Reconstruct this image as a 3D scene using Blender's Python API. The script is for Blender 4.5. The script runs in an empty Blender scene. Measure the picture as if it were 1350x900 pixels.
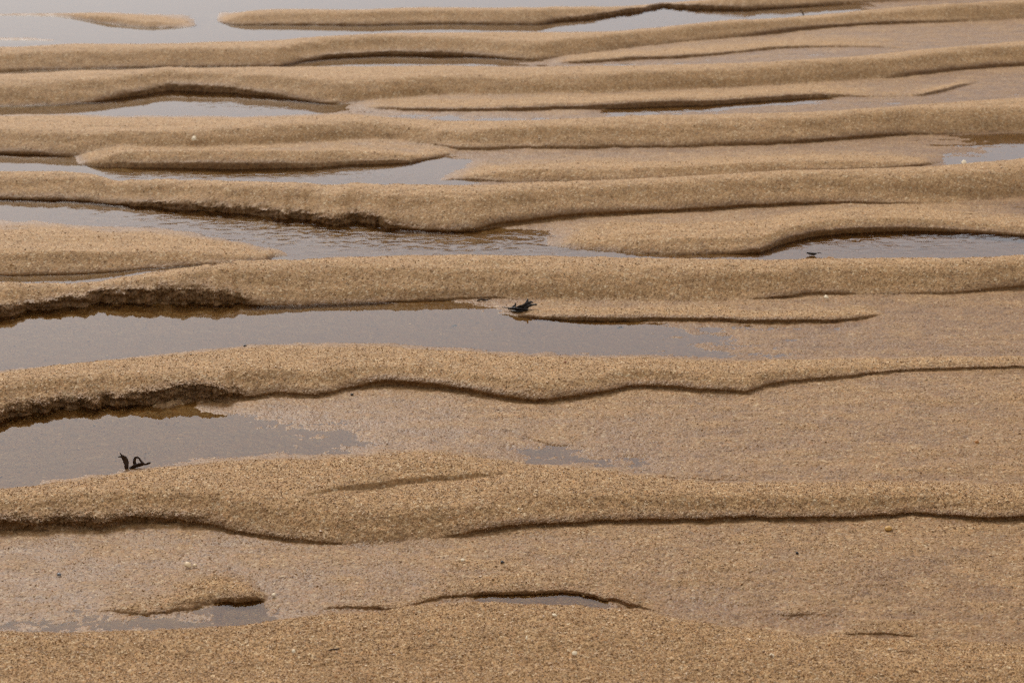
import bpy, math, random
import numpy as np

# ------------------------------------------------------------------ camera, light, exposure
scene = bpy.context.scene
R = math.radians
PW, PH, F = 1350.0, 900.0, 2600.0            # photograph size and focal length in its pixels
YH = -400.0                                  # row of the horizon, above the frame
CAMH = 1.0
PITCH = math.atan((PH / 2 - YH) / F)

cam_d = bpy.data.cameras.new('camera')
cam_d.sensor_width = 36.0
cam_d.lens = 36.0 * F / PW
cam_d.clip_start = 0.05
cam_d.clip_end = 3000.0
cam = bpy.data.objects.new('camera', cam_d)
scene.collection.objects.link(cam)
cam.location = (0, 0, CAMH)
cam.rotation_euler = (math.pi / 2 - PITCH, 0, 0)
scene.camera = cam
cam_d.dof.use_dof = True
cam_d.dof.focus_distance = 2.75
cam_d.dof.aperture_fstop = 13.0

SUN_EL, SUN_AZ = R(41), R(-20)               # the sun stands high beyond the ripples, behind cloud
world = bpy.data.worlds.new('World')
scene.world = world
world.use_nodes = True
wn = world.node_tree
bg = wn.nodes['Background']
sky = wn.nodes.new('ShaderNodeTexSky')
sky.sky_type = 'NISHITA'
sky.sun_disc = False
sky.sun_elevation = SUN_EL
sky.sun_rotation = SUN_AZ
sky.air_density = 1.0
sky.dust_density = 2.0
sky.ozone_density = 1.0
hs = wn.nodes.new('ShaderNodeHueSaturation')   # overcast: the blue is almost gone
hs.inputs['Saturation'].default_value = 0.25
wn.links.new(sky.outputs['Color'], hs.inputs['Color'])
cl = wn.nodes.new('ShaderNodeMix'); cl.data_type = 'RGBA'      # a layer of even grey cloud over it
cl.inputs[0].default_value = 0.62
cl.inputs[7].default_value = (4.4, 4.3, 4.65, 1)
wn.links.new(hs.outputs['Color'], cl.inputs[6])
# the cloud thickens towards the horizon and behind us, and is thin over the sea beyond the ripples
tcw = wn.nodes.new('ShaderNodeTexCoord')
sxw = wn.nodes.new('ShaderNodeSeparateXYZ'); wn.links.new(tcw.outputs['Generated'], sxw.inputs['Vector'])
def wmap(out, a, b, c, d):
    m = wn.nodes.new('ShaderNodeMapRange'); m.interpolation_type = 'SMOOTHSTEP'; wn.links.new(out, m.inputs['Value'])
    for k, v in zip(('From Min', 'From Max', 'To Min', 'To Max'), (a, b, c, d)): m.inputs[k].default_value = v
    return m.outputs['Result']
wmul = wn.nodes.new('ShaderNodeMath'); wmul.operation = 'MULTIPLY'
wn.links.new(wmap(sxw.outputs['Z'], 0.05, 0.34, 0.68, 1.0), wmul.inputs[0])
wn.links.new(wmap(sxw.outputs['Y'], -0.9, 0.5, 0.50, 0.95), wmul.inputs[1])
wst = wn.nodes.new('ShaderNodeVectorMath'); wst.operation = 'SCALE'
wn.links.new(cl.outputs[2], wst.inputs[0]); wn.links.new(wmul.outputs['Value'], wst.inputs['Scale'])
wn.links.new(wst.outputs['Vector'], bg.inputs['Color'])
bg.inputs['Strength'].default_value = 0.15

sun_d = bpy.data.lights.new('sun', 'SUN')
sun_d.energy = 1.25
sun_d.angle = R(16)
sun_d.color = (1.0, 0.95, 0.88)
sun = bpy.data.objects.new('sun', sun_d)
scene.collection.objects.link(sun)
# lamp shines along -Z; put the sun at azimuth SUN_AZ from +Y (towards +X), elevation SUN_EL
sun.rotation_euler = (-(math.pi / 2 - SUN_EL), 0, -SUN_AZ)
sun.location = (0, 3, 6)

scene.view_settings.view_transform = 'Standard'
scene.view_settings.look = 'None'
scene.view_settings.gamma = 1.0
scene.view_settings.use_curve_mapping = False
scene.view_settings.exposure = 0.78

scene.cycles.max_bounces = 8
scene.cycles.transparent_max_bounces = 8
scene.cycles.diffuse_bounces = 3
scene.cycles.glossy_bounces = 3
scene.cycles.use_denoising = False          # keep the grain of the sand crisp
scene.cycles.sample_clamp_direct = 3.0
scene.cycles.sample_clamp_indirect = 3.0
scene.cycles.filter_width = 1.3

col = scene.collection
rng = np.random.default_rng(11)
random.seed(5)


# ------------------------------------------------------------------ helpers
def tag(o, label=None, cat=None, group=None, kind=None):
    if label: o['label'] = label
    if cat: o['category'] = cat
    if group: o['group'] = group
    if kind: o['kind'] = kind
    return o


def mesh_obj(name, v, faces, mat=None, parent=None, smooth=True):
    me = bpy.data.meshes.new(name)
    me.from_pydata([tuple(p) for p in v], [], [tuple(f) for f in faces])
    me.update()
    if smooth:
        me.polygons.foreach_set('use_smooth', [True] * len(me.polygons))
    if mat: me.materials.append(mat)
    o = bpy.data.objects.new(name, me)
    col.objects.link(o)
    if parent: o.parent = parent
    return o


def grid_mesh(name, V, nr, nc, mat, smooth=True, attrs=None):
    """V: (nr, nc, 3) array -> one sheet of quads"""
    idx = np.arange(nr * nc, dtype=np.int32).reshape(nr, nc)
    q = np.stack([idx[:-1, :-1], idx[:-1, 1:], idx[1:, 1:], idx[1:, :-1]], -1).reshape(-1, 4)
    return quad_mesh(name, V.reshape(-1, 3), q, mat, smooth, attrs)


def quad_mesh(name, V, q, mat, smooth=True, attrs=None):
    k = q.shape[1]
    me = bpy.data.meshes.new(name)
    me.vertices.add(len(V))
    me.vertices.foreach_set('co', np.ascontiguousarray(V, dtype=np.float32).ravel())
    me.loops.add(q.size)
    me.loops.foreach_set('vertex_index', np.ascontiguousarray(q, dtype=np.int32).ravel())
    me.polygons.add(len(q))
    me.polygons.foreach_set('loop_start', np.arange(0, q.size, k, dtype=np.int32))
    me.polygons.foreach_set('loop_total', np.full(len(q), k, dtype=np.int32))
    me.polygons.foreach_set('use_smooth', np.full(len(q), smooth, dtype=bool))
    for nm, (typ, arr) in (attrs or {}).items():
        a = me.attributes.new(nm, typ, 'POINT')
        a.data.foreach_set('value' if typ == 'FLOAT' else 'color', np.ascontiguousarray(arr, dtype=np.float32).ravel())
    me.update(calc_edges=True)
    me.materials.append(mat)
    o = bpy.data.objects.new(name, me)
    col.objects.link(o)
    return o


def hash2(ix, iy, seed):
    n = (ix.astype(np.int64) * 374761393 + iy.astype(np.int64) * 668265263 + seed * 974711) & 0xffffffff
    n = ((n ^ (n >> 13)) * 1274126177) & 0xffffffff
    n = (n ^ (n >> 16)) & 0xffffffff
    return n.astype(np.float64) / 4294967295.0 * 2 - 1


def vnoise(x, y, seed=0):
    """smooth value noise in -1..1"""
    x0 = np.floor(x); y0 = np.floor(y)
    fx = x - x0; fy = y - y0
    fx = fx * fx * (3 - 2 * fx); fy = fy * fy * (3 - 2 * fy)
    x0 = x0.astype(np.int64); y0 = y0.astype(np.int64)
    a = hash2(x0, y0, seed); b = hash2(x0 + 1, y0, seed)
    c = hash2(x0, y0 + 1, seed); d = hash2(x0 + 1, y0 + 1, seed)
    return (a * (1 - fx) + b * fx) * (1 - fy) + (c * (1 - fx) + d * fx) * fy


def fbm(x, y, oct=3, seed=0):
    s = 0; a = 1.0
    for i in range(oct):
        s = s + a * vnoise(x * 2 ** i + 17.3 * i, y * 2 ** i - 9.1 * i, seed + i)
        a *= 0.5
    return s


def sstep(e0, e1, x):
    t = np.clip((x - e0) / (e1 - e0), 0, 1)
    return t * t * (3 - 2 * t)


def pchip1(xs, ys, x):
    """monotone cubic through the points, flat beyond the ends"""
    xs = np.asarray(xs, float); ys = np.asarray(ys, float)
    if len(xs) == 1: return np.full_like(x, ys[0])
    h = np.diff(xs); d = np.diff(ys) / h
    m = np.zeros(len(xs))
    for i in range(1, len(xs) - 1):
        if d[i - 1] * d[i] > 0:
            w1 = 2 * h[i] + h[i - 1]; w2 = h[i] + 2 * h[i - 1]
            m[i] = (w1 + w2) / (w1 / d[i - 1] + w2 / d[i])
    m[0] = d[0]; m[-1] = d[-1]
    xc = np.clip(x, xs[0], xs[-1])
    i = np.clip(np.searchsorted(xs, xc, side='right') - 1, 0, len(xs) - 2)
    t = (xc - xs[i]) / h[i]
    t2 = t * t; t3 = t2 * t
    return ((2 * t3 - 3 * t2 + 1) * ys[i] + (t3 - 2 * t2 + t) * h[i] * m[i]
            + (-2 * t3 + 3 * t2) * ys[i + 1] + (t3 - t2) * h[i] * m[i + 1])


CP, SP = math.cos(PITCH), math.sin(PITCH)


def unproject(px, py, z):
    """point of the photograph -> point of the beach at height z (metres)"""
    dx = (px - PW / 2) / F; dy = -(py - PH / 2) / F
    vx = dx; vy = CP + dy * SP; vz = -SP + dy * CP
    t = (z - CAMH) / vz
    return vx * t, vy * t


# columns: fan of bearings, fine inside the view, coarse outside
TH_IN = math.atan(0.5 * PW * 1.06 / F) * 1.06
NC_IN, NC_OUT = 1250, 90
th_in = np.linspace(-TH_IN, TH_IN, NC_IN)
ext = TH_IN + (R(58) - TH_IN) * (np.linspace(0, 1, NC_OUT + 1)[1:] ** 1.6)
TH = np.concatenate([-ext[::-1], th_in, ext])
NC = len(TH)


def curve(pts, z=0.0):
    """traced line [(px, py), ...] -> distance r for every bearing TH (beyond its ends the line runs on straight)"""
    xs = [p[0] for p in pts]; ys = [p[1] for p in pts]
    x = np.linspace(xs[0], xs[-1], 900)
    y = pchip1(xs, ys, x)
    X, Y = unproject(x, y, z)
    t = np.arctan2(X, Y)
    YY = np.interp(TH, t, Y)                 # world Y stays constant beyond the ends
    return YY / np.cos(TH)


PXC = PW / 2 + np.tan(TH) * F / CP * 0.985    # rough photo column of each bearing, for strengths along x


def along(pts):
    """[(px, value), ...] -> value for every bearing"""
    return pchip1([p[0] for p in pts], [p[1] for p in pts], PXC)


def c_(v):
    return along(v) if isinstance(v, list) else np.full(NC, float(v))


# ------------------------------------------------------------------ the traced ripples
# each main ripple, far to near: shore (where its back leaves the trough), foot (base of its steep face, towards us),
# H crest height, lip height of the little cliff at the foot, foot height, trough height just in front of the foot and half way (mm over the water)
RIP = [
 dict(n='Z', shore=[(-100,20),(0,19),(60,18),(130,16),(200,18),(255,19),(300,16),(460,13),(560,11),(700,11),(800,9),(850,6),(900,2),(960,-2),(1100,-12),(1350,-24)],
      foot=[(-100,24),(0,21),(70,22),(140,31),(200,37),(250,36),(275,28),(310,33),(460,33),(600,31),(700,32),(735,28),(780,24),(840,15),(880,9),(920,12),(960,13),(1050,9),(1130,4),(1200,1),(1350,-6)],
      H=[(0,2),(60,4),(110,11),(180,10),(225,5),(262,-5),(280,5),(320,20),(460,24),(800,26),(1350,30)], lip=[(0,0),(300,4),(700,5),(760,14),(850,22),(950,17),(1050,9),(1150,4),(1350,2)],
      ft=[(0,-3),(700,-5),(860,-9),(1050,-6),(1180,1),(1350,2)], tr=[(0,-9),(800,-10),(1080,-5),(1180,1),(1350,2)]),
 dict(n='A', shore=[(-100,63),(0,62),(110,58),(230,58),(340,54),(460,48),(600,43),(700,42),(800,41),(880,37),(960,30),(1050,24),(1150,15),(1250,9),(1350,3)],
      foot=[(-100,96),(0,94),(120,90),(250,88),(360,87),(400,80),(440,75),(520,72),(620,74),(700,79),(760,74),(850,62),(930,54),(1020,46),(1080,39),(1150,34),(1250,31),(1330,27),(1400,22)],
      H=[(0,25),(460,25),(800,24),(1100,26),(1350,30)], lip=[(0,3),(300,3),(380,7),(430,16),(560,16),(650,6),(760,2),(960,3),(1060,8),(1200,6),(1320,2)],
      ft=[(0,-2),(300,-3),(430,-9),(600,-7),(720,0),(850,3),(1350,3)], tr=[(0,-3),(300,-3),(430,-9),(600,-5),(700,0.5),(850,2),(1000,2),(1350,2.5)]),
 dict(n='B', shore=[(-100,98),(0,97),(100,93),(250,91),(460,87),(600,86),(720,87),(890,86),(1000,84),(1100,80),(1200,70),(1300,60),(1350,55)],
      foot=[(-100,140),(0,140),(60,139),(105,136),(175,127),(230,120),(290,122),(380,130),(440,137),(500,134),(600,128),(750,127),(900,121),(1000,116),(1100,110),(1180,104),(1235,97),(1300,91),(1350,88)],
      H=[(0,28),(460,27),(900,27),(1350,30)], lip=[(0,2),(70,3),(130,14),(230,28),(330,17),(420,4),(480,0),(1150,0),(1240,6),(1350,7)],
      ft=[(0,-4),(100,-6),(230,-9),(380,-7),(450,0),(520,3),(1350,3)], tr=[(0,-4),(100,-6),(230,-9),(400,-5),(460,0.5),(700,3),(1350,2)]),
 dict(n='C', shore=[(-100,151),(0,151),(80,150),(170,152),(240,152),(310,153),(400,151),(460,149),(520,154),(600,157),(690,159),(800,155),(890,152),(1000,150),(1100,146),(1200,139),(1350,127)],
      foot=[(-100,200),(0,202),(50,204),(90,206),(130,205),(170,201),(240,199),(330,196),(420,191),(500,187),(560,192),(610,199),(700,197),(780,196),(940,194),(1050,190),(1140,183),(1200,179),(1260,178),(1350,176)],
      H=[(0,28),(150,26),(460,24),(560,22),(700,28),(1350,32)], lip=[(0,8),(40,5),(90,1),(500,0),(620,4),(900,4),(1000,5),(1180,7),(1250,3),(1350,1)],
      ft=[(0,-4),(60,-1),(90,9),(130,15),(175,8),(450,6),(560,5),(640,2),(1200,2),(1350,-1)], tr=[(0,-4),(50,-4),(95,3),(130,7),(170,4),(500,3),(560,-3),(600,-3),(640,0.5),(800,2),(1150,1.2),(1250,.9),(1300,.3),(1350,-1.0)]),
 dict(n='D', shore=[(-100,222),(0,227),(70,229),(120,236),(160,244),(220,244),(280,241),(350,241),(460,243),(560,242),(650,242),(780,241),(900,238),(1050,230),(1200,222),(1270,216),(1350,206)],
      foot=[(-100,260),(0,262),(60,263),(120,266),(200,273),(300,280),(400,290),(445,296),(475,293),(500,298),(560,303),(620,305),(660,299),(720,291),(800,286),(900,281),(1000,274),(1100,271),(1200,271),(1270,268),(1350,262)],
      H=[(0,24),(200,26),(600,34),(900,32),(1350,32)], lip=[(0,7),(110,8),(170,15),(350,20),(480,23),(520,12),(560,9),(640,9),(760,7),(1000,7),(1180,4),(1270,1),(1350,0)],
      ft=[(0,-5),(150,-8),(450,-9),(560,-6),(660,1),(760,3),(1350,2)], tr=[(0,-4),(200,-7),(500,-7),(640,-2.5),(740,-1.2),(820,1),(1000,2),(1350,-5)]),
 dict(n='F', shore=[(-100,382),(0,377),(100,372),(200,360),(300,350),(360,345),(440,338),(560,335),(680,334),(780,336),(900,340),(1000,341),(1100,341),(1200,340),(1300,338),(1350,336)],
      foot=[(-100,432),(0,420),(40,411),(90,404),(140,401),(290,401),(340,401),(440,399),(560,396),(640,394),(750,400),(900,400),(1030,395),(1080,389),(1150,391),(1220,390),(1300,386),(1350,381)],
      H=[(0,34),(250,34),(480,33),(700,32),(1000,30),(1350,28)], lip=[(0,20),(70,25),(200,32),(270,25),(310,9),(360,5),(500,4),(640,3),(700,1),(1000,1),(1060,5),(1140,4),(1180,1),(1280,3),(1350,5)],
      ft=[(0,-7),(200,-8),(400,-7),(490,-5),(515,-1),(600,1),(700,3),(1350,3)], tr=[(0,-7),(300,-7),(480,-5),(600,-2),(660,-1.2),(760,-1.5),(860,-1.0),(940,0),(1080,1),(1180,1.5),(1350,2)]),
 dict(n='G', shore=[(-100,497),(0,487),(60,480),(120,474),(200,464),(300,455),(400,450),(480,450),(600,455),(700,460),(800,465),(900,468),(1050,470),(1200,471),(1350,470)],
      foot=[(-100,566),(0,551),(40,546),(80,540),(120,537),(160,533),(220,531),(270,529),(300,528),(370,524),(430,523),(460,516),(500,511),(560,514),(620,522),(680,531),(710,534),(750,530),(800,521),(850,516),(900,517),(980,521),(1010,513),(1060,506),(1130,498),(1200,491),(1280,489),(1350,489)],
      H=[(0,32),(260,32),(400,26),(700,25),(1000,17),(1200,12),(1350,10)], lip=[(0,18),(100,18),(200,25),(250,21),(285,7),(320,5),(430,5),(500,9),(680,6),(800,6),(1000,5),(1200,4),(1350,4)],
      ft=[(0,-8),(100,-6),(180,-1),(260,2),(350,4),(1350,4)], tr=[(0,-7),(120,-3),(300,-1.0),(420,0.2),(520,1.8),(1350,3.5)]),
 dict(n='H', shore=[(-100,652),(0,640),(60,632),(160,617),(250,603),(350,594),(450,590),(550,592),(640,600),(700,605),(760,607),(850,620),(900,628),(950,631),(1050,632),(1200,634),(1350,636)],
      foot=[(-100,699),(0,702),(60,701),(100,699),(200,693),(260,694),(310,704),(370,714),(430,718),(500,720),(560,715),(600,708),(650,702),(700,697),(780,693),(900,690),(1000,688),(1100,688),(1200,682),(1260,686),(1320,690),(1350,688)],
      H=[(0,30),(300,30),(700,27),(1000,22),(1350,19)], lip=[(0,13),(120,9),(260,5),(400,3),(470,0),(540,0),(600,4),(660,6),(800,6),(1350,6)],
      ft=[(0,3),(1350,4)], tr=[(0,2),(200,1.8),(450,2.4),(900,3.8),(1350,3.5)]),
 dict(n='J', shore=[(-100,829),(0,829),(100,829),(200,827),(300,819),(400,810),(500,803),(580,793),(640,789),(720,791),(800,797),(850,803),(900,813),(960,823),(1050,832),(1150,838),(1350,845)],
      foot=[(-100,1075),(300,1065),(700,1058),(1000,1065),(1350,1050)],
      H=[(0,34),(1000,32),(1350,24)], lip=5, ft=2, tr=1),
 dict(n='K', shore=[(-100,1190),(1350,1190)], foot=[(-100,1420),(600,1430),(1350,1400)], H=30, lip=4, ft=2, tr=2),
]
SHORE_Z = {'Z': -1, 'A': -1, 'B': [(0,-1),(700,0),(1350,2)], 'C': [(0,-1),(500,0),(1350,1)], 'D': [(0,-2),(600,-1),(700,2),(1200,2),(1300,-1)],
           'F': [(0,-1),(1350,-1)], 'G': [(0,-1),(820,-1),(950,-.2),(1100,1),(1350,2)], 'H': [(0,-1),(450,-.5),(700,-.2),(900,1),(1350,3)], 'J': [(0,.1),(150,-.3),(300,-.2),(380,.8),(430,.9),(600,.8),(640,-.4),(800,-.4),(840,1.4),(1050,1.8),(1200,2.5),(1350,3)], 'K': 1}

# smaller ripples, scarps and mounds laid over them: line of the foot, height (mm), lip share, length of the back (mm)
SUB = [
 dict(l=[(-60,54),(0,53),(40,53),(70,54)], s=[(-60,9),(0,9),(50,5),(72,0)], lip=.2, L=110, c=40),                        # bar in the left channel
 dict(l=[(730,84),(755,83),(800,81),(850,78),(900,76),(960,71),(1020,65),(1080,62),(1150,62),(1215,66)], s=[(725,0),(760,7),(850,10),(1000,8),(1100,7),(1170,5),(1222,0)], lip=.55, L=170, c=30),
 dict(l=[(470,142),(490,143),(560,146),(650,146),(750,144),(880,139),(920,138),(1000,132),(1100,127),(1150,128),(1240,127)], s=[(460,0),(500,6),(600,11),(900,15),(1050,12),(1150,6),(1245,0)], lip=.5, L=150, c=35, near=[(780,0),(850,-7),(1080,-6),(1140,0)]),
 dict(l=[(1215,126),(1250,119),(1280,111),(1310,109)], s=[(1215,0),(1260,7),(1295,6),(1318,0)], lip=.7, L=90, c=20),
 dict(l=[(60,211),(110,216),(135,219),(200,220),(300,221),(400,220),(460,216),(530,214),(570,208),(592,204)], s=[(60,0),(110,12),(150,24),(300,29),(420,25),(520,14),(575,7),(600,0)], lip=[(110,.15),(300,.25),(420,.15),(560,.4)], cm=1.2, L=85, c=45, near=[(50,0),(110,-8),(180,-9),(400,-9),(520,-6),(560,0)], nl=.12),
 dict(l=[(580,238),(600,236),(630,236),(660,239),(700,240),(900,236),(1050,227),(1200,220),(1235,214),(1272,204)], s=[(570,0),(610,8),(700,21),(1000,21),(1180,14),(1240,8),(1280,0)], lip=[(580,.5),(680,.1),(1190,.2),(1240,.5)], L=140, cm=1.4),
 dict(l=[(740,324),(780,327),(850,332),(900,334),(1000,331),(1012,327),(1040,318),(1080,309),(1130,305),(1200,303),(1280,305),(1350,309),(1450,314)], s=[(720,0),(800,15),(900,23),(1080,23),(1350,19)], lip=[(740,.05),(960,.1),(1080,.5),(1350,.45)], cm=1.4, L=170, near=[(980,0),(1060,-6),(1350,-7)]),
 dict(l=[(-100,362),(0,361),(100,359),(200,352),(280,347),(345,345),(362,338)], s=[(-100,34),(0,34),(150,29),(260,20),(330,11),(368,0)], lip=.08, L=[(0,330),(150,300),(280,190),(340,90)], cm=0.7),  # tongue in the channel
 dict(l=[(660,412),(690,415),(760,420),(840,421),(920,421),(1000,424),(1080,425),(1130,420),(1180,414),(1200,413)], s=[(650,0),(700,4),(800,9),(1100,9),(1180,6),(1208,0)], lip=.7, L=75, c=15, near=[(680,0),(710,-3),(790,-2),(860,0)]),
 dict(l=[(390,664),(415,656),(445,648),(480,641),(530,632),(600,624),(660,619)], s=[(370,0),(430,5),(490,10),(550,9.5),(610,7),(700,0)], lip=0, L=150, cm=5, z=.022, near=[(360,0),(430,-5),(490,-7),(600,-5),(690,0)], nl=.11),
 dict(l=[(60,801),(75,802),(150,803),(200,806),(235,803),(270,795),(300,789)], s=[(40,0),(90,4),(160,6),(230,7.5),(270,7),(292,5),(308,0)], lip=[(60,.5),(170,.35),(215,.2),(250,.6),(290,.75)], L=[(45,80),(225,75),(270,45),(300,14)], c=30, near=[(225,0),(250,-6),(285,-6),(306,0)]),
 dict(l=[(370,802),(460,800),(520,801),(560,792),(620,783),(680,779),(740,779),(800,788),(840,799),(862,805),(900,812)], s=[(360,0),(440,3),(520,3),(640,5),(760,5),(840,6),(880,3),(905,0)], lip=.8, L=60, c=12, near=[(610,0),(650,-3),(790,-3),(825,0)], nl=.035),
 dict(l=[(1165,837),(1200,841),(1250,845),(1295,841)], s=[(1160,0),(1190,3),(1270,3),(1300,0)], lip=.8, L=40, c=10),
 dict(l=[(1075,810),(1110,811),(1170,822)], s=[(1070,0),(1100,2),(1180,0)], lip=.8, L=40, c=10),
 dict(l=[(1250,875),(1275,879),(1300,880)], s=[(1245,0),(1270,3),(1305,0)], lip=.8, L=40, c=10),
 dict(l=[(870,629),(900,631),(1020,632),(1040,631)], s=[(860,0),(900,2),(1000,2),(1045,0)], lip=.8, L=60, c=10),
 dict(l=[(670,566),(700,577),(730,584),(770,588)], s=[(665,0),(690,1.2),(740,1.2),(780,0)], lip=.6, L=60, c=20, near=[(670,0),(700,-1.5),(740,-1.2),(780,0)]),
]

# ------------------------------------------------------------------ rows: dense in the view, growing to the horizon
def r_of_y(y):
    return unproject(PW / 2, y, 0.0)[1]


r_near, r_bot, r_top = 0.75, r_of_y(985.0), r_of_y(-50.0)
NR_V = 1500
yv = np.linspace(985.0, -50.0, NR_V)
base_rows = np.array([r_of_y(y) for y in yv])
near_rows = np.linspace(r_near, r_bot, 60)[:-1]
far_rows = r_top * (260.0 / r_top) ** (np.linspace(0, 1, 150)[1:] ** 1.25)

# per-column curves (metres)
MM = 0.001
HS = dict(Z=1.35, A=1.6, B=1.6, C=1.5, D=1.5, F=1.3, G=1.0, H=1.0, J=1.2, K=1.2)
for q in RIP:
    q['H'] = c_(q['H']) * MM * HS[q['n']]; q['lip'] = np.maximum(c_(q['lip']), 0) * MM; q['ft'] = c_(q['ft']) * MM; q['tr'] = c_(q['tr']) * MM
    q['sz'] = c_(SHORE_Z[q['n']]) * MM
    q['rs'] = curve(q['shore'], 0.0)
    q['rf'] = curve(q['foot'], 0.0)
for s in SUB:
    s['s'] = np.maximum(c_(s['s']), 0) * MM * 0.9; s['lip'] = c_(s['lip']); s['L'] = c_(s['L']) * MM; s['c'] = (1.9 * s['s'] * (1 - s['lip']) + 0.005) * (0.75 + 0.25 * s.get('cm', 1))
    s['near'] = c_(s.get('near', 0)) * MM
    s['r'] = curve(s['l'], s.get('z', 0.002))

# ragged edges: small side to side wander of every foot line, stronger on the crumbling banks
PXW = TH * 2.6                                 # roughly metres across at mid distance
def wander(seed, amp, crumble):
    w = fbm(PXW / 0.055 + seed * 31.7, np.full(NC, seed * 1.37), 3, seed) * 0.0045
    r2 = fbm(PXW / 0.016 + seed * 11.7, np.full(NC, seed * 2.1), 3, seed + 50)
    return w * amp + r2 * (0.0018 + 0.011 * crumble)
CRUMBLE = {'F': [(-100,.8),(60,.9),(200,1),(290,.7),(320,0)], 'G': [(-100,.9),(120,1),(265,1),(300,.1),(400,0)], 'D': [(-100,.1),(110,.1),(170,.8),(480,1),(530,.1),(600,0)],
           'H': [(-100,.7),(150,.6),(280,.1),(400,0)], 'Z': [(700,0),(780,.8),(950,.8),(1050,.1)], 'A': [(350,0),(430,.3),(600,.3),(660,0)], 'B': [(100,0),(180,.5),(300,.5),(380,0)]}
for k, q in enumerate(RIP):
    q['cr'] = np.maximum(along(CRUMBLE[q['n']]), 0) if q['n'] in CRUMBLE else np.zeros(NC)
    q['rf'] = q['rf'] + wander(k + 1, 1.0, q['cr'])
    q['rs'] = np.maximum(q['rs'] + wander(k + 40, 0.6, 0 * q['cr']), q['rf'] + 0.03)
for k, s in enumerate(SUB):
    s['r'] = s['r'] + wander(k + 70, 0.7, 0.05)

W_STEP = 0.004
for q in RIP:
    q['W'] = W_STEP + 0.45 * np.maximum(q['lip'] - 0.008, 0) * (1 + 0.55 * vnoise(PXW / 0.045 + 3.3 * len(q['n']) + ord(q['n']), np.zeros(NC), 400))

CAPF = dict(B=1.28, C=1.18, D=1.12)
for q in RIP:                                  # a back no steeper than the line of sight, so each trough stays open to view
    view = CAMH / q['rs']
    cap = np.maximum((q['rs'] - q['rf'] - q['W'] - 0.055) * view * CAPF.get(q['n'], 0.96), 0.010)
    q['H'] = np.minimum(q['H'], cap)
    q['lip'] = np.minimum(q['lip'], np.maximum(q['H'] - q['ft'], 0))

# rows per column, crowded where a scarp crosses
fr = base_rows
N0 = 4000
yy = np.linspace(985.0, -50.0, N0)
rr0 = np.array([r_of_y(y) for y in yy])
dens = np.ones((N0, NC))
for q in RIP:
    wgt = np.minimum(q['lip'] / 0.008, 1.3)
    d = (rr0[:, None] - q['rf'][None, :] - q['W'][None, :] * .4) / (0.006 + q['W'][None, :] * .7)
    dens += 2.2 * wgt[None, :] * np.exp(-d * d)
for s in SUB:
    wgt = np.minimum(s['s'] * s['lip'] / 0.008, 1.3)
    d = (rr0[:, None] - s['r'][None, :]) / 0.010
    dens += 2.2 * wgt[None, :] * np.exp(-d * d)
cum = np.cumsum(dens, 0); cum = (cum - cum[0]) / (cum[-1] - cum[0])
tgt = np.linspace(0, 1, NR_V)
RV = np.empty((NR_V, NC))
for j in range(NC):
    RV[:, j] = np.interp(tgt, cum[:, j], rr0)
del dens, cum
RR = np.concatenate([np.repeat(near_rows[:, None], NC, 1), RV, np.repeat(far_rows[:, None], NC, 1)], 0)
NR = RR.shape[0]



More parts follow.
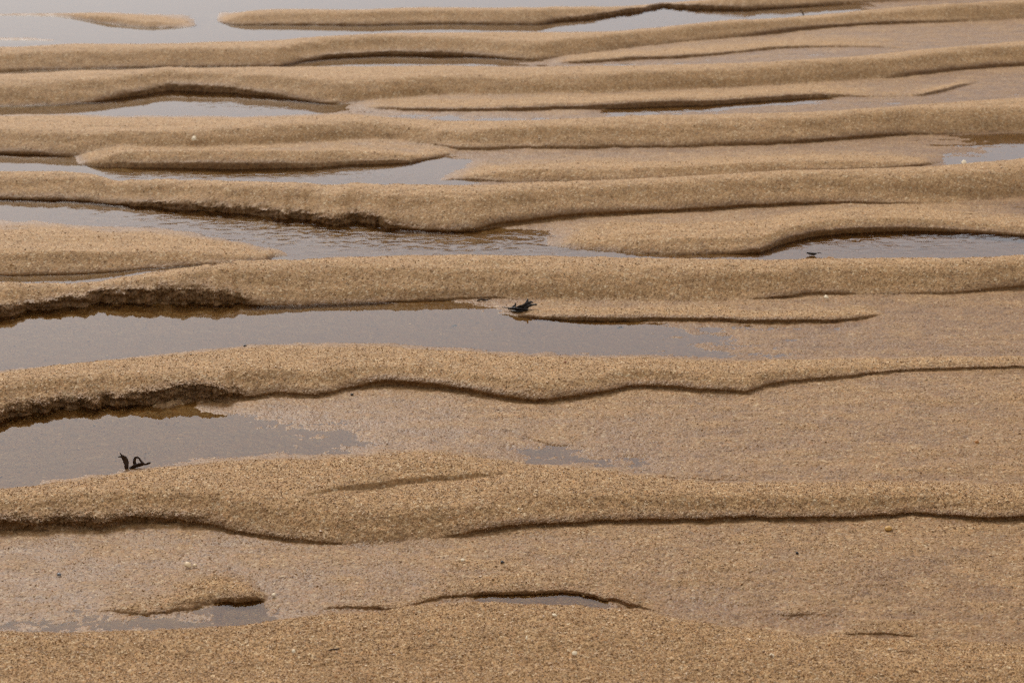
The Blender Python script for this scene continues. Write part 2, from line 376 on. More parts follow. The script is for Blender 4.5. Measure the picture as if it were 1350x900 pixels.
def height_main(RR, TH, Q):
    """profile along each bearing through the stations of the main ripples; returns height and forward shift of the lip"""
    rs, zs = [], []
    n = len(Q)
    far_r = Q[0]['rs'] + 0.25
    for k in range(n - 1, -1, -1):             # near to far
        q = Q[k]
        rf, rsh = q['rf'], q['rs']
        span = rsh - rf
        if k + 1 < n:                          # trough in front of the foot, down to the next shore
            g = Q[k + 1]['rs']
            gap = np.maximum(rf - g, 0.012)
            rs.append(g + gap * 0.45); zs.append(q['tr'] * 0.9)
            rs.append(g + gap * 0.85); zs.append(np.minimum(q['tr'], q['ft']) * 0.4 + q['ft'] * 0.6)
        rs.append(rf - W_STEP * 0.5); zs.append(q['ft'])
        rs.append(rf + q['W'] - W_STEP * 0.5); zs.append(q['ft'] + q['lip'])
        rise = np.maximum(q['H'] - q['ft'] - q['lip'], 0.001)
        lee = np.clip(rise / math.tan(R(28)) + 0.010, 0.012, span * 0.48)
        rs.append(rf + q['W'] + lee * 0.40); zs.append(q['ft'] + q['lip'] + rise * 0.50)
        rs.append(rf + q['W'] + lee * 0.88); zs.append(q['ft'] + q['lip'] + rise * 0.95)
        rs.append(rf + q['W'] + lee * 1.12); zs.append(q['H'])
        rs.append(rf + q['W'] + lee + (span - lee - q['W']) * 0.55); zs.append(q['sz'] + (q['H'] - q['sz']) * (0.72 if q['n'] == 'J' else 0.55))
        if q['n'] == 'J':                      # the nearest back rises briskly out of the damp flat
            rs.append(rsh - 0.045); zs.append(q['sz'] + (q['H'] - q['sz']) * 0.36)
        rs.append(rsh); zs.append(q['sz'])
    rs.append(far_r); zs.append(np.full(NC, -0.009))
    S = np.array(rs); Zs = np.array(zs)
    S = np.maximum.accumulate(S + np.arange(len(S))[:, None] * 1e-5, 0)
    for i in range(1, len(S)):
        S[i] = np.maximum(S[i], S[i - 1] + 5e-4)
    h = np.diff(S, axis=0); d = np.diff(Zs, axis=0) / h
    m = np.zeros_like(S)
    w1 = 2 * h[1:] + h[:-1]; w2 = h[1:] + 2 * h[:-1]
    ok = d[:-1] * d[1:] > 0
    with np.errstate(divide='ignore', invalid='ignore'):
        mm = (w1 + w2) / (w1 / d[:-1] + w2 / d[1:])
    m[1:-1] = np.where(ok, mm, 0)
    Z = np.empty_like(RR)
    for j in range(RR.shape[1]):
        s = S[:, j]; x = np.clip(RR[:, j], s[0], s[-1])
        i = np.clip(np.searchsorted(s, x, side='right') - 1, 0, len(s) - 2)
        t = (x - s[i]) / h[i, j]; t2 = t * t; t3 = t2 * t
        Z[:, j] = ((2*t3-3*t2+1) * Zs[i, j] + (t3-2*t2+t) * h[i, j] * m[i, j]
                   + (-2*t3+3*t2) * Zs[i+1, j] + (t3-t2) * h[i, j] * m[i+1, j])
    return Z


Z = height_main(RR, TH, RIP)
SH = np.zeros_like(Z)                          # how far the lip leans out towards us
for q in RIP:
    d = RR - q['rf'][None, :]
    lean = (np.minimum(q['lip'] * 0.75 + 0.0010 * (q['lip'] > 0.002), 0.007))[None, :]
    t = np.clip((d + W_STEP * 0.5) / q['W'][None, :], 0, 1)
    SH += lean * t * t * np.exp(-np.maximum(d - q['W'][None, :], 0) / 0.016)
for s in SUB:
    d = RR - s['r'][None, :]
    dp = np.maximum(d, 0); dn = np.minimum(d, 0)
    up = sstep(-W_STEP * 0.5, W_STEP * 0.5, d)
    t = np.clip(dp / s['c'][None, :], 0, 1)
    prof = (1 - (1 - s['lip'])[None, :] * (1 - t) ** 1.22) * np.exp(-(np.maximum(dp - 0.8 * s['c'][None, :], 0) / s['L'][None, :]) ** 2 * 1.6)
    Z += s['s'][None, :] * prof * up
    Z += s['near'][None, :] * (1 - up) * np.exp(-(dn / s.get('nl', 0.07)) ** 2)
    lp = s['s'] * s['lip']
    SH += (lp * 0.75 + 0.0010 * (lp > 0.002))[None, :] * up * np.exp(-dp / 0.016)

TT = np.repeat(TH[None, :], NR, 0)
X = RR * np.sin(TT); Y = RR * np.cos(TT)
# beyond the traced ripples: more of the same, low bars between sheets of water
far_w = sstep(RIP[0]['rs'].min() + 0.1, RIP[0]['rs'].max() + 0.9, RR)
ph = Y / 0.62 + 0.9 * fbm(X / 1.6, Y / 1.1, 2, 301)
zf = 0.017 * np.sin(2 * np.pi * ph) - 0.006 + 0.014 * fbm(X / 2.3, Y / 0.9, 2, 310)
Z = Z * (1 - far_w) + zf * far_w * np.exp(-RR / 120)
near_w = 1 - sstep(r_near + 0.02, r_near + 0.35, RR)
Z += near_w * 0.012
# uneven flats, clods, grains
Z += 0.0030 * fbm(X / 0.42, Y / 0.075, 3, 27) * sstep(0.006, 0.016, Z)      # faint second folds along the backs
edge = 0.35 + 0.65 * sstep(0.002, 0.008, np.abs(Z))
Z += (0.0007 * fbm(X / 0.20, Y / 0.022, 2, 25) + 0.0004 * fbm(X / 0.04, Y / 0.010, 2, 29)) * sstep(-0.001, 0.001, Z)
Z += edge * 0.0011 * fbm(X / 0.16, Y / 0.10, 3, 21) + 0.0007 * fbm(X / 0.03, Y / 0.02, 2, 33)
fade = np.exp(-np.maximum(RR - 3.0, 0) / 5.0)
cr = np.zeros_like(Z)
for q in RIP:
    d = RR - q['rf'][None, :]
    cr += q['cr'][None, :] * np.exp(-(np.minimum(d - 0.008, 0) / 0.014) ** 2 - (np.maximum(d - q['W'][None, :] * .8, 0) / 0.008) ** 2)
clod = fbm(X / 0.008, Y / 0.007, 3, 60)
Z += cr * 0.0026 * clod
SH += cr * 0.004 * fbm(X / 0.014, Y / 0.012 + Z / 0.006, 3, 80)
for q in RIP:                                  # little heaps of fallen sand at the foot of the banks
    d = (RR - q['rf'][None, :]) / q['W'][None, :]
    hp = np.maximum(fbm(X / 0.05 + ord(q['n']), np.full_like(X, .5), 2, 420) - .05, 0)
    Z += q['cr'][None, :] * 0.011 * hp * np.exp(-((d + .25) / .55) ** 2) * np.minimum(q['lip'] / 0.02, 1)[None, :]
g1 = vnoise(X / 0.0042, Y / 0.0042, 90)
g2 = rng.normal(0, 1, Z.shape)
calm = 0.3 + 0.7 * sstep(0.0025, 0.007, np.abs(Z + 0.0005))   # smooth where water has just drained off
Z += (0.00058 * g1 * (.75 + .25 * calm) + 0.00040 * g2 * calm) * fade
R2 = RR - SH + rng.normal(0, 1, Z.shape) * (0.0004 * fade + 0.0013 * np.minimum(cr, 1))
X = R2 * np.sin(TT); Y = R2 * np.cos(TT)
V = np.stack([X, Y, Z], -1)

# how wet the sand is: from its height over the water that stands in the troughs, and where the face has just been cut
wet = 1 - sstep(-0.0010, 0.0085, Z + 0.0015 * fbm(X / 0.05, Y / 0.03, 3, 131))
cut = np.zeros_like(Z)
for q in RIP:
    d = RR - q['rf'][None, :]
    cut = np.maximum(cut, np.exp(-((d - q['W'][None, :] * .35) / (0.008 + q['W'][None, :] * .6)) ** 2) * np.minimum(q['lip'] / 0.006, 1)[None, :])
for s in SUB:
    d = RR - s['r'][None, :]
    cut = np.maximum(cut, np.exp(-((d - 0.001) / 0.009) ** 2) * np.minimum(s['s'] * s['lip'] / 0.006, 1)[None, :])
wet = np.clip(np.maximum(wet, cut), 0, 1)


# ------------------------------------------------------------------ materials
def new_mat(name):
    m = bpy.data.materials.new(name); m.use_nodes = True
    nt = m.node_tree
    return m, nt, nt.nodes['Principled BSDF']


def ramp(nt, stops, interp='LINEAR'):
    r = nt.nodes.new('ShaderNodeValToRGB')
    r.color_ramp.interpolation = interp
    el = r.color_ramp.elements
    while len(el) < len(stops): el.new(0.5)
    for e, (p, c) in zip(el, stops):
        e.position = p; e.color = (*warm(c), 1)
    return r


def warm(c): return (c[0] * .94, c[1] * .800, c[2] * .572)


GRAIN = [(0.00, (.130, .082, .048)), (0.04, (.21, .135, .072)), (0.20, (.28, .180, .098)), (0.42, (.35, .235, .130)), (0.62, (.40, .285, .165)),
         (0.80, (.48, .355, .225)), (0.90, (.42, .235, .105)), (0.95, (.40, .33, .26)), (0.985, (.70, .63, .52))]


def sand_material():
    m, nt, b = new_mat('sand')
    L = nt.links.new
    tc = nt.nodes.new('ShaderNodeTexCoord')
    vo = nt.nodes.new('ShaderNodeTexVoronoi'); vo.inputs['Scale'].default_value = 370
    vo2 = nt.nodes.new('ShaderNodeTexVoronoi'); vo2.inputs['Scale'].default_value = 190
    no = nt.nodes.new('ShaderNodeTexNoise'); no.inputs['Scale'].default_value = 26; no.inputs['Detail'].default_value = 4
    for n in (vo, vo2, no): L(tc.outputs['Object'], n.inputs['Vector'])
    sx = nt.nodes.new('ShaderNodeSeparateColor'); L(vo.outputs['Color'], sx.inputs['Color'])
    sx2 = nt.nodes.new('ShaderNodeSeparateColor'); L(vo2.outputs['Color'], sx2.inputs['Color'])
    r1 = ramp(nt, GRAIN); L(sx.outputs['Red'], r1.inputs['Fac'])
    r2 = ramp(nt, GRAIN); L(sx2.outputs['Red'], r2.inputs['Fac'])
    mx = nt.nodes.new('ShaderNodeMix'); mx.data_type = 'RGBA'; mx.inputs[0].default_value = 0.33
    L(r1.outputs['Color'], mx.inputs[6]); L(r2.outputs['Color'], mx.inputs[7])
    # mottling of finer and coarser sand
    mp = nt.nodes.new('ShaderNodeMapRange'); L(no.outputs['Fac'], mp.inputs['Value'])
    mp.inputs['From Min'].default_value = .3; mp.inputs['From Max'].default_value = .7; mp.inputs['To Min'].default_value = .90; mp.inputs['To Max'].default_value = 1.08
    mm = nt.nodes.new('ShaderNodeMix'); mm.data_type = 'RGBA'; mm.blend_type = 'MULTIPLY'; mm.inputs[0].default_value = 1
    L(mx.outputs[2], mm.inputs[6]); L(mp.outputs['Result'], mm.inputs[7])
    # wet sand is darker and richer
    at = nt.nodes.new('ShaderNodeAttribute'); at.attribute_name = 'wet'
    wm = nt.nodes.new('ShaderNodeMix'); wm.data_type = 'RGBA'; wm.blend_type = 'MULTIPLY'
    wm.inputs[7].default_value = (.55, .475, .37, 1)
    L(at.outputs['Fac'], wm.inputs[0]); L(mm.outputs[2], wm.inputs[6])
    L(wm.outputs[2], b.inputs['Base Color'])
    rr = nt.nodes.new('ShaderNodeMapRange'); L(at.outputs['Fac'], rr.inputs['Value'])
    rr.inputs['To Min'].default_value = .75; rr.inputs['To Max'].default_value = .46
    L(rr.outputs['Result'], b.inputs['Roughness'])
    b.inputs['Specular IOR Level'].default_value = .22
    bu = nt.nodes.new('ShaderNodeBump'); bu.inputs['Strength'].default_value = .8; bu.inputs['Distance'].default_value = .0012
    bu.invert = True
    L(vo.outputs['Distance'], bu.inputs['Height'])
    bs = nt.nodes.new('ShaderNodeMapRange'); L(at.outputs['Fac'], bs.inputs['Value'])
    bs.inputs['To Min'].default_value = .6; bs.inputs['To Max'].default_value = .4
    L(bs.outputs['Result'], bu.inputs['Strength'])
    L(bu.outputs['Normal'], b.inputs['Normal'])
    return m


def water_material():
    m = bpy.data.materials.new('water'); m.use_nodes = True
    nt = m.node_tree; L = nt.links.new
    nt.nodes.remove(nt.nodes['Principled BSDF'])
    out = nt.nodes['Material Output']
    tr = nt.nodes.new('ShaderNodeBsdfTransparent'); tr.inputs['Color'].default_value = (.96, .87, .64, 1)
    gl = nt.nodes.new('ShaderNodeBsdfGlossy'); gl.inputs['Roughness'].default_value = .015
    frn = nt.nodes.new('ShaderNodeFresnel'); frn.inputs['IOR'].default_value = 1.34
    mix = nt.nodes.new('ShaderNodeMixShader')
    L(frn.outputs['Fac'], mix.inputs['Fac']); L(tr.outputs['BSDF'], mix.inputs[1]); L(gl.outputs['BSDF'], mix.inputs[2])
    L(mix.outputs['Shader'], out.inputs['Surface'])
    tc = nt.nodes.new('ShaderNodeTexCoord')
    mp = nt.nodes.new('ShaderNodeMapping'); mp.inputs['Rotation'].default_value = (0, 0, R(22)); mp.inputs['Scale'].default_value = (26, 42, 1)
    L(tc.outputs['Object'], mp.inputs['Vector'])
    no = nt.nodes.new('ShaderNodeTexNoise'); no.inputs['Scale'].default_value = 1; no.inputs['Detail'].default_value = 1.2; no.inputs['Distortion'].default_value = .8
    L(mp.outputs['Vector'], no.inputs['Vector'])
    at = nt.nodes.new('ShaderNodeAttribute'); at.attribute_name = 'ruffle'
    mu = nt.nodes.new('ShaderNodeMath'); mu.operation = 'MULTIPLY'; L(no.outputs['Fac'], mu.inputs[0]); L(at.outputs['Fac'], mu.inputs[1])
    bu = nt.nodes.new('ShaderNodeBump'); bu.inputs['Strength'].default_value = 1; bu.inputs['Distance'].default_value = .0045
    L(mu.outputs['Value'], bu.inputs['Height'])
    for n in (gl, frn): L(bu.outputs['Normal'], n.inputs['Normal'])
    return m


M_SAND = sand_material()
M_WATER = water_material()

# ------------------------------------------------------------------ setting: the rippled sand, the ground around it, the water in the troughs
sand = grid_mesh('sand', V, NR, NC, M_SAND, True, {'wet': ('FLOAT', wet)})
tag(sand, 'coarse tan beach sand shaped into long ripples with steep dark edged faces', 'sand', kind='structure')

# the beach runs on all round, below the modelled ripples
a = np.linspace(-1, 1, 81); a = np.sign(a) * np.abs(a) ** 3 * 900
GX, GY = np.meshgrid(a, a)
GV = np.stack([GX, GY, np.full_like(GX, -0.06)], -1)
g = grid_mesh('ground', GV, 81, 81, M_SAND, True, {'wet': ('FLOAT', np.full(GX.shape, .5))})
tag(g, 'flat tidal beach of damp sand stretching out all round the ripples', 'ground', kind='structure')

# water: one level sheet standing in the troughs
wth = np.linspace(-R(56), R(56), 400)
wr = np.concatenate([np.linspace(1.15, 8, 500), np.geomspace(8.05, 255, 60)])
WT, WR_ = np.meshgrid(wth, wr)
WX = WR_ * np.sin(WT); WY = WR_ * np.cos(WT)


def photo_xy(X, Y, Zv=0.0):
    vz = Zv - CAMH
    dep = Y * CP - vz * SP
    up = Y * SP + vz * CP
    return PW / 2 + F * X / dep, PH / 2 - F * up / dep


wpx, wpy = photo_xy(WX, WY)
# running water is ruffled in the open channels, still in the closed pools
def blob(cx, cy, sx, sy): return np.exp(-((wpx - cx) / sx) ** 2 - ((wpy - cy) / sy) ** 2)
ruf = 0.012 + .55 * blob(400, 303, 300, 26) + .5 * blob(620, 325, 200, 14) + .6 * blob(1180, 318, 170, 14) + .32 * blob(330, 232, 220, 7) + .22 * blob(300, 143, 70, 5) + .10 * blob(900, 25, 250, 8) + .10 * blob(950, 147, 200, 5)
water = grid_mesh('water', np.stack([WX, WY, np.zeros_like(WX)], -1), len(wr), len(wth), M_WATER, True, {'ruffle': ('FLOAT', np.clip(ruf, 0, 1.2))})
tag(water, 'shallow clear water lying in the troughs and reflecting grey sky', 'water', kind='structure')


# ------------------------------------------------------------------ loose coarse grains lying on the sand
R2v = R2
def ground_at(px, py, dz=0.0):
    """the point of the modelled sand seen at a pixel of the photograph"""
    z = 0.0
    for _ in range(12):
        x, y = unproject(px, py, z)
        j = int(np.clip(np.searchsorted(TH, math.atan2(x, y)), 0, NC - 1))
        i = int(np.argmin(np.abs(R2v[:, j] - math.hypot(x, y))))
        z = 0.5 * z + 0.5 * max(float(Z[i, j]), -0.004)
    x, y = unproject(px, py, z)
    return x, y, z + dz


def scatter_grains(n):
    jj = rng.integers(NC_OUT - 10, NC_OUT + NC_IN + 10, n * 3)
    ii = rng.integers(len(near_rows), len(near_rows) + NR_V, n * 3)
    r = RR[ii, jj]
    keep = rng.random(n * 3) < np.where(r < 2.6, 1.0, np.exp(-(r - 2.6) / 1.3))
    sunk = (Z[ii, jj] < -0.0015) & (Z[ii, jj] > -0.009) & (rng.random(n * 3) < 0.45)      # a few pale ones seen through the water
    keep &= sunk | (Z[ii, jj] > 0.0006) & (rng.random(n * 3) < 0.25 + 0.75 * sstep(0.0005, 0.006, Z[ii, jj]))
    ii, jj = ii[keep][:n], jj[keep][:n]
    n = len(ii)
    P = V[ii, jj]
    r = RR[ii, jj]
    rad = np.exp(rng.normal(0, 0.36, n)) * 0.00076 * (1 + 0.13 * np.maximum(r - 2.4, 0))
    rad = np.minimum(rad, 0.0026)
    base = np.array([(1,0,0),(0,1,0),(-1,0,0),(0,-1,0),(0,0,1),(0,0,-1)], float)
    tri = np.array([(0,1,4),(1,2,4),(2,3,4),(3,0,4),(1,0,5),(2,1,5),(3,2,5),(0,3,5)])
    loc = base[None] * (rng.uniform(.65, 1.3, (n, 6, 1)))
    loc = loc * np.array([1.15, .95, .75])[None, None] + rng.normal(0, .16, (n, 6, 3))
    q = rng.normal(0, 1, (n, 4)) * np.array([1.6, .5, .5, 1.6]); q /= np.linalg.norm(q, axis=1)[:, None]
    w, x, y, z = q.T
    rot = np.stack([np.stack([1-2*(y*y+z*z), 2*(x*y-z*w), 2*(x*z+y*w)], -1),
                    np.stack([2*(x*y+z*w), 1-2*(x*x+z*z), 2*(y*z-x*w)], -1),
                    np.stack([2*(x*z-y*w), 2*(y*z+x*w), 1-2*(x*x+y*y)], -1)], 1)
    pts = np.einsum('nij,nkj->nki', rot, loc) * rad[:, None, None] + P[:, None, :]
    pts[:, :, 2] += rad[:, None] * np.where(Z[ii, jj] < 0.0006, 0.25, 0.14 - 0.42 * np.minimum(wet[ii, jj] / .5, 1))[:, None]
    f = tri[None] + (np.arange(n) * 6)[:, None, None]
    u = rng.random(n)
    u = np.where(Z[ii, jj] < 0, np.where(u < .4, .99, .55 + .43 * u), u)
    u = np.where((u < 0.12) & (wet[ii, jj] > 0.3), u + 0.4, u)
    cols = np.array([c for _, c in GRAIN]); ps = np.array([p for p, _ in GRAIN])
    c = np.stack([np.interp(u, ps, cols[:, k]) for k in range(3)], -1)
    c *= np.array([1.0, .85, .608]) * rng.uniform(.9, 1.12, (n, 1))
    c = c * .8 + c.mean(0)[None] * .2
    wet_g = np.where(Z[ii, jj] < 0, 0.25, wet[ii, jj])
    rgba = np.concatenate([c, np.ones((n, 1))], 1)
    return pts.reshape(-1, 3), f.reshape(-1, 3), np.repeat(rgba, 6, 0), np.repeat(wet_g, 6)


def grain_material():
    m, nt, b = new_mat('sand_grain')
    L = nt.links.new
    ca = nt.nodes.new('ShaderNodeAttribute'); ca.attribute_name = 'grain'
    wa = nt.nodes.new('ShaderNodeAttribute'); wa.attribute_name = 'wet'
    wm = nt.nodes.new('ShaderNodeMix'); wm.data_type = 'RGBA'; wm.blend_type = 'MULTIPLY'; wm.inputs[7].default_value = (.55, .475, .37, 1)
    L(wa.outputs['Fac'], wm.inputs[0]); L(ca.outputs['Color'], wm.inputs[6]); L(wm.outputs[2], b.inputs['Base Color'])
    b.inputs['Roughness'].default_value = .5
    b.inputs['Specular IOR Level'].default_value = .35
    return m


M_GRAIN = grain_material()
gp, gf, gc, gw = scatter_grains(230000)
grains = quad_mesh('sand_grains', gp, gf, M_GRAIN, False, {'grain': ('FLOAT_COLOR', gc), 'wet': ('FLOAT', gw)})
tag(grains, 'loose coarse grains of shell and quartz strewn over the sand', 'sand grains', kind='stuff')


# ------------------------------------------------------------------ small things washed up on the sand
def plain(name, colour, rough=.5, spec=.4, var=.25, scale=300):
    m, nt, b = new_mat(name)
    L = nt.links.new
    tc = nt.nodes.new('ShaderNodeTexCoord')
    no = nt.nodes.new('ShaderNodeTexNoise'); no.inputs['Scale'].default_value = scale; no.inputs['Detail'].default_value = 3
    L(tc.outputs['Object'], no.inputs['Vector'])
    lo = tuple(c * (1 - var) for c in colour); hi = tuple(min(1, c * (1 + var)) for c in colour)
    r = ramp(nt, [(.3, lo), (.7, hi)]); L(no.outputs['Fac'], r.inputs['Fac'])
    L(r.outputs['Color'], b.inputs['Base Color'])
    b.inputs['Roughness'].default_value = rough
    b.inputs['Specular IOR Level'].default_value = spec
    bu = nt.nodes.new('ShaderNodeBump'); bu.inputs['Strength'].default_value = .4; bu.inputs['Distance'].default_value = .0006
    L(no.outputs['Fac'], bu.inputs['Height']); L(bu.outputs['Normal'], b.inputs['Normal'])
    return m


M_WEED = plain('seaweed', (.028, .027, .029), .36, .5, .4)
M_WEED_BROWN = plain('brown_seaweed', (.034, .020, .012), .5, .4, .4)
M_TWIG = plain('twig_bark', (.030, .018, .010), .7, .3, .4)
M_CREAM = plain('cream_shell', (.62, .52, .38), .5, .4, .15)
M_WHITE = plain('white_shell', (.70, .66, .58), .55, .35, .15)
M_BLUE = plain('blue_shell', (.10, .12, .16), .35, .5, .4)
M_YELLOW = plain('yellow_pebble', (.55, .36, .12), .55, .4, .2)
M_ORANGE = plain('orange_pebble', (.52, .28, .11), .55, .4, .2)
M_BLACK = plain('black_chip', (.020, .018, .018), .5, .4, .3)
M_TUFT = plain('sponge', (.26, .15, .065), .85, .2, .35)
M_RUST = plain('rust_pebble', (.30, .13, .07), .6, .4, .2)


def mm_per_px(px, py, z=0.0):
    x, y = unproject(px, py, z)
    return math.sqrt(x * x + y * y + (CAMH - z) ** 2) / F * math.cos(math.atan((py - 450) / F))


def ribbon(pts, wid, thk, side=(0, 1, 0)):
    """flattened strand along pts, widths and thickness in the same unit; closed ends"""
    P = np.array(pts, float); n = len(P)
    wv = np.interp(np.linspace(0, 1, n), np.linspace(0, 1, len(wid)), wid)
    T = np.gradient(P, axis=0); T /= np.linalg.norm(T, axis=1)[:, None] + 1e-12
    v, f = [], []
    S = np.array(side, float)
    K = 8
    for i in range(n):
        a1 = np.cross(T[i], S); a1 /= np.linalg.norm(a1) + 1e-12
        a2 = np.cross(a1, T[i])
        for k in range(K):
            t = 2 * math.pi * k / K
            v.append(P[i] + a1 * math.cos(t) * wv[i] / 2 + a2 * math.sin(t) * thk / 2)
    for i in range(n - 1):
        for k in range(K):
            f.append((i*K+k, i*K+(k+1) % K, (i+1)*K+(k+1) % K, (i+1)*K+k))
    f.append(tuple(range(K))[::-1]); f.append(tuple((n-1)*K + k for k in range(K)))
    return v, f


def smooth_path(pts, n=14):
    p = np.array(pts, float); t = np.linspace(0, len(p) - 1, n); o = []
    for u in t:
        i = min(int(u), len(p) - 2); w = u - i
        p0 = p[max(i-1, 0)]; p1 = p[i]; p2 = p[i+1]; p3 = p[min(i+2, len(p)-1)]
        o.append(0.5 * ((2*p1) + (-p0+p2)*w + (2*p0-5*p1+4*p2-p3)*w*w + (-p0+3*p1-3*p2+p3)*w**3))
    return o


def empty(name, loc):
    o = bpy.data.objects.new(name, None); col.objects.link(o); o.location = loc; o.empty_display_size = .02
    return o


def strand(name, mat, parent, path, wid, thk, s, side=(0, 1, 0), n=14, rough=0.0):
    """path and widths in photograph pixels (x right, depth away, up), scaled by s metres per pixel"""
    p = [np.array(q) * s for q in smooth_path(path, n)]
    v, f = ribbon(p, [w * s for w in wid], thk * s, side)
    if rough:
        v = [q + np.array([random.uniform(-1, 1) for _ in range(3)]) * rough * s for q in v]
    return mesh_obj(name, v, f, mat, parent)


# dry weed lying at the end of the long pool
bx, by, bz = ground_at(686, 409)
s = mm_per_px(686, 409)
w1 = tag(empty('seaweed', (bx, by, bz)), 'crumpled charcoal grey seaweed clump lying flat where the long pool ends mid photo', 'seaweed')
for path, wid, thk, side in [
    ([(-16, 4, 1), (-8, 0, 2), (2, -6, 2.5), (10, -4, 1.5)], [2, 9, 10, 3], 2.0, (0, 1, .9)),
    ([(-6, 6, 2), (2, 2, 4), (9, 6, 7), (16, 8, 5)], [3, 9, 8, 2], 1.6, (.1, 1, .7)),
    ([(0, 4, 2), (6, 4, 5), (9, 5, 10), (10, 6, 14.5)], [5, 6, 4, .8], 1.4, (.2, 1, .1)),
    ([(5, 2, 2), (11, 3, 5), (16, 3, 6.5), (22, 2, 7.5)], [5, 5, 3, 1.6], 1.8, (0, 1, .3)),
    ([(-24, 6, 2.4), (-18, 5, 2.2), (-10, 4, 2.6)], [1.0, 1.6, 3], 1.0, (0, .4, 1)),
    ([(-10, 5, 2), (-7, 5, 5), (-6.5, 5, 9)], [4, 3, .8], 1.1, (0, 1, 0)),
    ([(-12, -3, .8), (-3, -7, 1.0), (6, -5, .8)], [2, 6, 1.5], 1.5, (0, .2, 1)),
    ([(8, 6, 5), (13, 7, 9), (17, 8, 8)], [3, 4, 1], 1.2, (0, 1, .3)),
]:
    strand('frond', M_WEED, w1, path, wid, thk, s, side, rough=.35)

# weed standing up out of the sand
bx, by, bz = ground_at(176, 617)
s = mm_per_px(176, 617)
w2 = tag(empty('seaweed', (bx, by, bz)), 'dark brown seaweed scrap with one upright forked blade and a small loop at left', 'seaweed')
strand('blade', M_WEED_BROWN, w2, [(-9, 0, -2), (-9, 0, 4), (-9.5, 1, 9), (-11.5, 1, 14), (-14, 0, 17.5)], [4.6, 5.4, 7.4, 7, 3.4], 1.3, s, rough=.2)
strand('blade_tip', M_WEED_BROWN, w2, [(-13, 0, 16.5), (-15, 0, 19), (-16, 0, 21.5)], [3, 2.2, .7], 1.0, s)
strand('blade_tip', M_WEED_BROWN, w2, [(-12.5, 0, 15.5), (-16, 0, 16.2), (-19, -1, 16.4)], [3, 2.4, 1.2], 1.0, s)
strand('loop', M_WEED_BROWN, w2, [(2, 2, 4), (1.3, 2, 9), (3, 2, 13.6), (6.5, 2, 14.2), (9.5, 1, 10.5), (12, 0, 7), (13.5, 0, 8.5)], [4.8, 4.2, 3.6, 2.6, 3.0, 4.4, 1.4], 1.2, s, n=22, rough=.15)
strand('frond', M_WEED_BROWN, w2, [(-5, -2, 1.2), (2, 0, 3), (10, 1, 5), (17, 1, 5.5)], [2.5, 6.5, 6.0, 1.4], 2.0, s, (0, 1, .35), rough=.2)
strand('frond', M_WEED_BROWN, w2, [(14, 1, 4.5), (19, 1, 6.2), (22.5, 1, 7.8)], [1.5, 3.6, 1.6], 1.2, s, rough=.15)

# dark scrap half in the pool at right
bx, by, bz = ground_at(1070, 338)
s = mm_per_px(1070, 338)
w3 = tag(empty('seaweed', (bx, by, max(bz, 0))), 'small black scrap of weed half sunk at the left end of the right hand pool', 'seaweed')
strand('frond', M_WEED, w3, [(-7, 2, 3.6), (-2, 1, 2.8), (3, 0, 2.4), (6, 0, 3.0)], [1.2, 4.2, 4.4, 1.5], 1.5, s, (0, 1, .4), rough=.15)
strand('stalk', M_WEED, w3, [(4, 0, 3.2), (9, 0, 3.8), (13, 1, 3.4)], [1.5, 1.2, .7], 1.0, s)

# bent twig standing in the far water
bx, by, bz = ground_at(1059, 24)
s = mm_per_px(1059, 24)
tw = strand('twig', M_TWIG, None, [(0, 0, -2), (.3, 0, 2), (-.8, 0, 6), (-3, 0, 9), (-6, 0, 9.6)], [1.9, 1.9, 1.6, 1.3, .7], 1.5, s)
tw.location = (bx, by, bz)
tag(tw, 'thin dark bent twig sticking up out of the far brown water at top right', 'twig')

# sponge-like tuft at the pool edge
import bmesh
def lump(name, mat, px, py, w, d, h, seed, rough=.25, sub=2, label=None, cat=None, group=None, lift=.25, rz=0.0):
    """irregular stone, chip or tuft: w, d, h in photograph pixels"""
    x, y, z = ground_at(px, py)
    s = mm_per_px(px, py)
    bm = bmesh.new()
    bmesh.ops.create_icosphere(bm, subdivisions=sub, radius=1)
    rr = random.Random(seed)
    offs = [np.array([rr.uniform(-1, 1) for _ in range(3)]) for _ in range(7)]
    amps = [rr.uniform(-1, 1) * rough for _ in range(7)]
    for v in bm.verts:
        c = np.array(v.co)
        k = 1 + sum(a * math.exp(-float(np.sum((c - o) ** 2)) * 2.2) for a, o in zip(amps, offs)) + rr.uniform(-.3, .3) * rough
        v.co = (c[0] * k * w / 2 * s, c[1] * k * d / 2 * s, (c[2] * k * h / 2 + h * lift) * s)
    me = bpy.data.meshes.new(name); bm.to_mesh(me); bm.free()
    me.polygons.foreach_set('use_smooth', [sub > 2] * len(me.polygons))
    me.materials.append(mat)
    o = bpy.data.objects.new(name, me); col.objects.link(o)
    o.location = (x, y, z); o.rotation_euler = (0, 0, rz)
    return tag(o, label, cat, group)


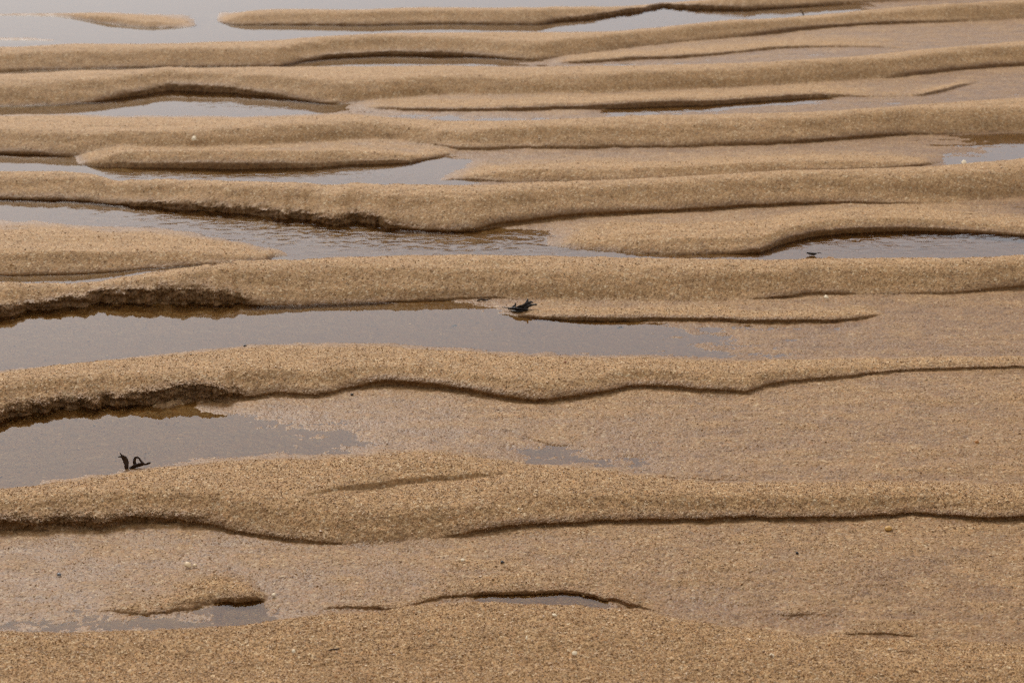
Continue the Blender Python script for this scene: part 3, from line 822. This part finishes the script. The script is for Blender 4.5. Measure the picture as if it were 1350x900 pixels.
def shell_chip(name, mat, px, py, w, d, seed, tilt, label, cat='shell', group=None, t=1.0):
    """broken, gently cupped piece of shell, w by d photograph pixels across"""
    x, y, z = ground_at(px, py); s = mm_per_px(px, py)
    rr = random.Random(seed)
    n, rings = 18, 4
    out = [1 + rr.uniform(-.32, .22) for _ in range(n)]
    v, f = [], []
    for lay in (0, 1):
        v.append((0, 0, .9 + (t if lay == 0 else 0)))
        for k in range(1, rings + 1):
            q = k / rings
            for i in range(n):
                a = 2 * math.pi * i / n
                rad = q * out[i]
                v.append((math.cos(a) * rad * w * .42, math.sin(a) * rad * d * .42, .9 * (1 - rad * rad) + .12 * math.sin(a * 9) * q + (t if lay == 0 else 0)))
    N = 1 + rings * n
    for lay in (0, 1):
        b = lay * N
        for i in range(n):
            j = (i + 1) % n
            tri = (b, b + 1 + i, b + 1 + j); f.append(tri if lay == 0 else tri[::-1])
            for k in range(rings - 1):
                qd = (b+1+k*n+i, b+1+(k+1)*n+i, b+1+(k+1)*n+j, b+1+k*n+j); f.append(qd if lay == 0 else qd[::-1])
    k = (rings - 1) * n
    for i in range(n):
        j = (i + 1) % n
        f.append((1 + k + i, N + 1 + k + i, N + 1 + k + j, 1 + k + j))
    o = mesh_obj(name, [tuple(np.array(p) * s) for p in v], f, mat)
    o.location = (x, y, z + 1.6 * s + abs(math.sin(tilt)) * d * .35 * s); o.rotation_euler = (tilt, rr.uniform(-.2, .2), 0)
    return tag(o, label, cat, group)


tu = lump('sponge', M_TUFT, 1097, 344, 15, 13, 7, 3, .5, 3, 'small ragged brown sponge tuft on the sand rim below the right hand pool', 'sponge', lift=.2)

shell_chip('shell_fragment', M_CREAM, 248, 748, 11, 12, 4, .45, 'largest cream shell fragment, casting a little shadow above the small brown pool', t=1.6)
shell_chip('shell_fragment', M_CREAM, 257, 747.5, 7, 7, 9, .35, 'narrow cream shell chip touching the right side of the largest cream fragment')
shell_chip('shell_fragment', M_WHITE, 757.5, 864, 8, 9, 12, .5, 'bright white shell chip in the foreground, just right of bottom centre')
shell_chip('shell_fragment', M_WHITE, 731, 813, 7, 7, 15, .3, 'flat white shell sliver just below the thin sliver of pale water')
shell_chip('shell_fragment', M_WHITE, 694, 844, 3.5, 8, 21, .5, 'tiny white shell chip left of the bright foreground chip')
shell_chip('shell_fragment', M_WHITE, 1017.5, 866.5, 8, 8, 26, .4, 'bright white square shell chip at bottom right')
shell_chip('shell_fragment', M_WHITE, 610, 740.5, 7, 7, 29, .35, 'pale shell chip on the damp flat below the lowest long dark ledge')
shell_chip('shell_fragment', M_WHITE, 361, 786, 6, 7, 33, .3, 'white shell chip right of the small brown pool near bottom left')
shell_chip('shell_fragment', M_WHITE, 387, 861, 6, 7, 37, .5, 'white shell chip in the bottom left foreground sand')
shell_chip('shell_fragment', M_WHITE, 1089, 395, 7, 10, 39, .4, 'white shell chip under the short dark ledge right of the middle')
shell_chip('shell_fragment', M_WHITE, 1271, 219, 8, 12, 41, .5, 'white shell bit at the edge of the pale pool at far right')
shell_chip('shell_fragment', M_WHITE, 256, 187, 8, 10, 43, .6, 'white shell bit on the dark side of the far left ripple')
shell_chip('shell_fragment', M_BLUE, 78, 759, 6, 6, 59, .3, 'blue grey shell chip on the damp flat at lower left')
lump('pebble', M_YELLOW, 1171, 698, 9, 8, 6, 61, .2, 3, 'yellow pebble just under the lowest long dark ledge on the right', 'pebble')
lump('pebble', M_ORANGE, 1288, 583.5, 5, 5, 5, 63, .2, 3, 'small orange pebble on the broad damp flat at right', 'pebble')
lump('pebble', M_BLACK, 662, 741.5, 5, 5, 4, 65, .25, 2, 'small dark grey pebble on the damp flat right of the pale chip', 'pebble')
lump('pebble', M_BLACK, 1051, 729.5, 4, 4, 3.5, 67, .25, 2, 'small black pebble on the damp flat at lower right', 'pebble')
lump('pebble', M_RUST, 745, 478, 4, 4, 3, 69, .25, 2, 'tiny rust red pebble on the middle ripple right of centre', 'pebble')
lump('pebble', M_BLACK, 599, 430, 7, 5, 2.5, 71, .4, 2, 'black speck in the middle of the long pool', 'pebble')
lump('pebble', M_BLACK, 818, 432, 8, 5, 2.5, 73, .4, 2, 'flat black chip in the pool right of the charcoal seaweed clump', 'pebble')
lump('pebble', M_BLACK, 464, 520.5, 4, 4, 3, 75, .3, 2, 'black grain sized pebble right under the wavy middle ledge', 'pebble')
lump('pebble', M_BLACK, 323, 456, 5, 4, 2.5, 77, .3, 2, 'black chip at the near shore of the long pool on the left', 'pebble')
lump('pebble', M_BLACK, 236, 84, 7, 6, 5, 79, .3, 2, 'dark pebble on the second far ripple at top left', 'pebble')

# short dark stalk by the long pool
bx, by, bz = ground_at(638, 397)
s = mm_per_px(638, 397)
st = strand('twig', M_TWIG, None, [(-9, 0, .5), (-4, 1, 2.2), (2, 0, 1.6), (8, -1, 3.2)], [1.4, 2.4, 2.2, .8], 1.5, s, rough=.2)
st.location = (bx, by, bz)
tag(st, 'short dark twig lying left of the charcoal seaweed clump', 'twig')
bx, by, bz = ground_at(440, 857)
s = mm_per_px(440, 857)
st = strand('twig', M_TWIG, None, [(-7, -1, .8), (-2, 0, 1.6), (3, 1, 1.4), (7, 3, 2.0)], [.8, 1.8, 1.6, .8], 1.4, s, rough=.15)
st.location = (bx, by, bz)
tag(st, 'tiny brown twig lying on the bottom foreground sand', 'twig')
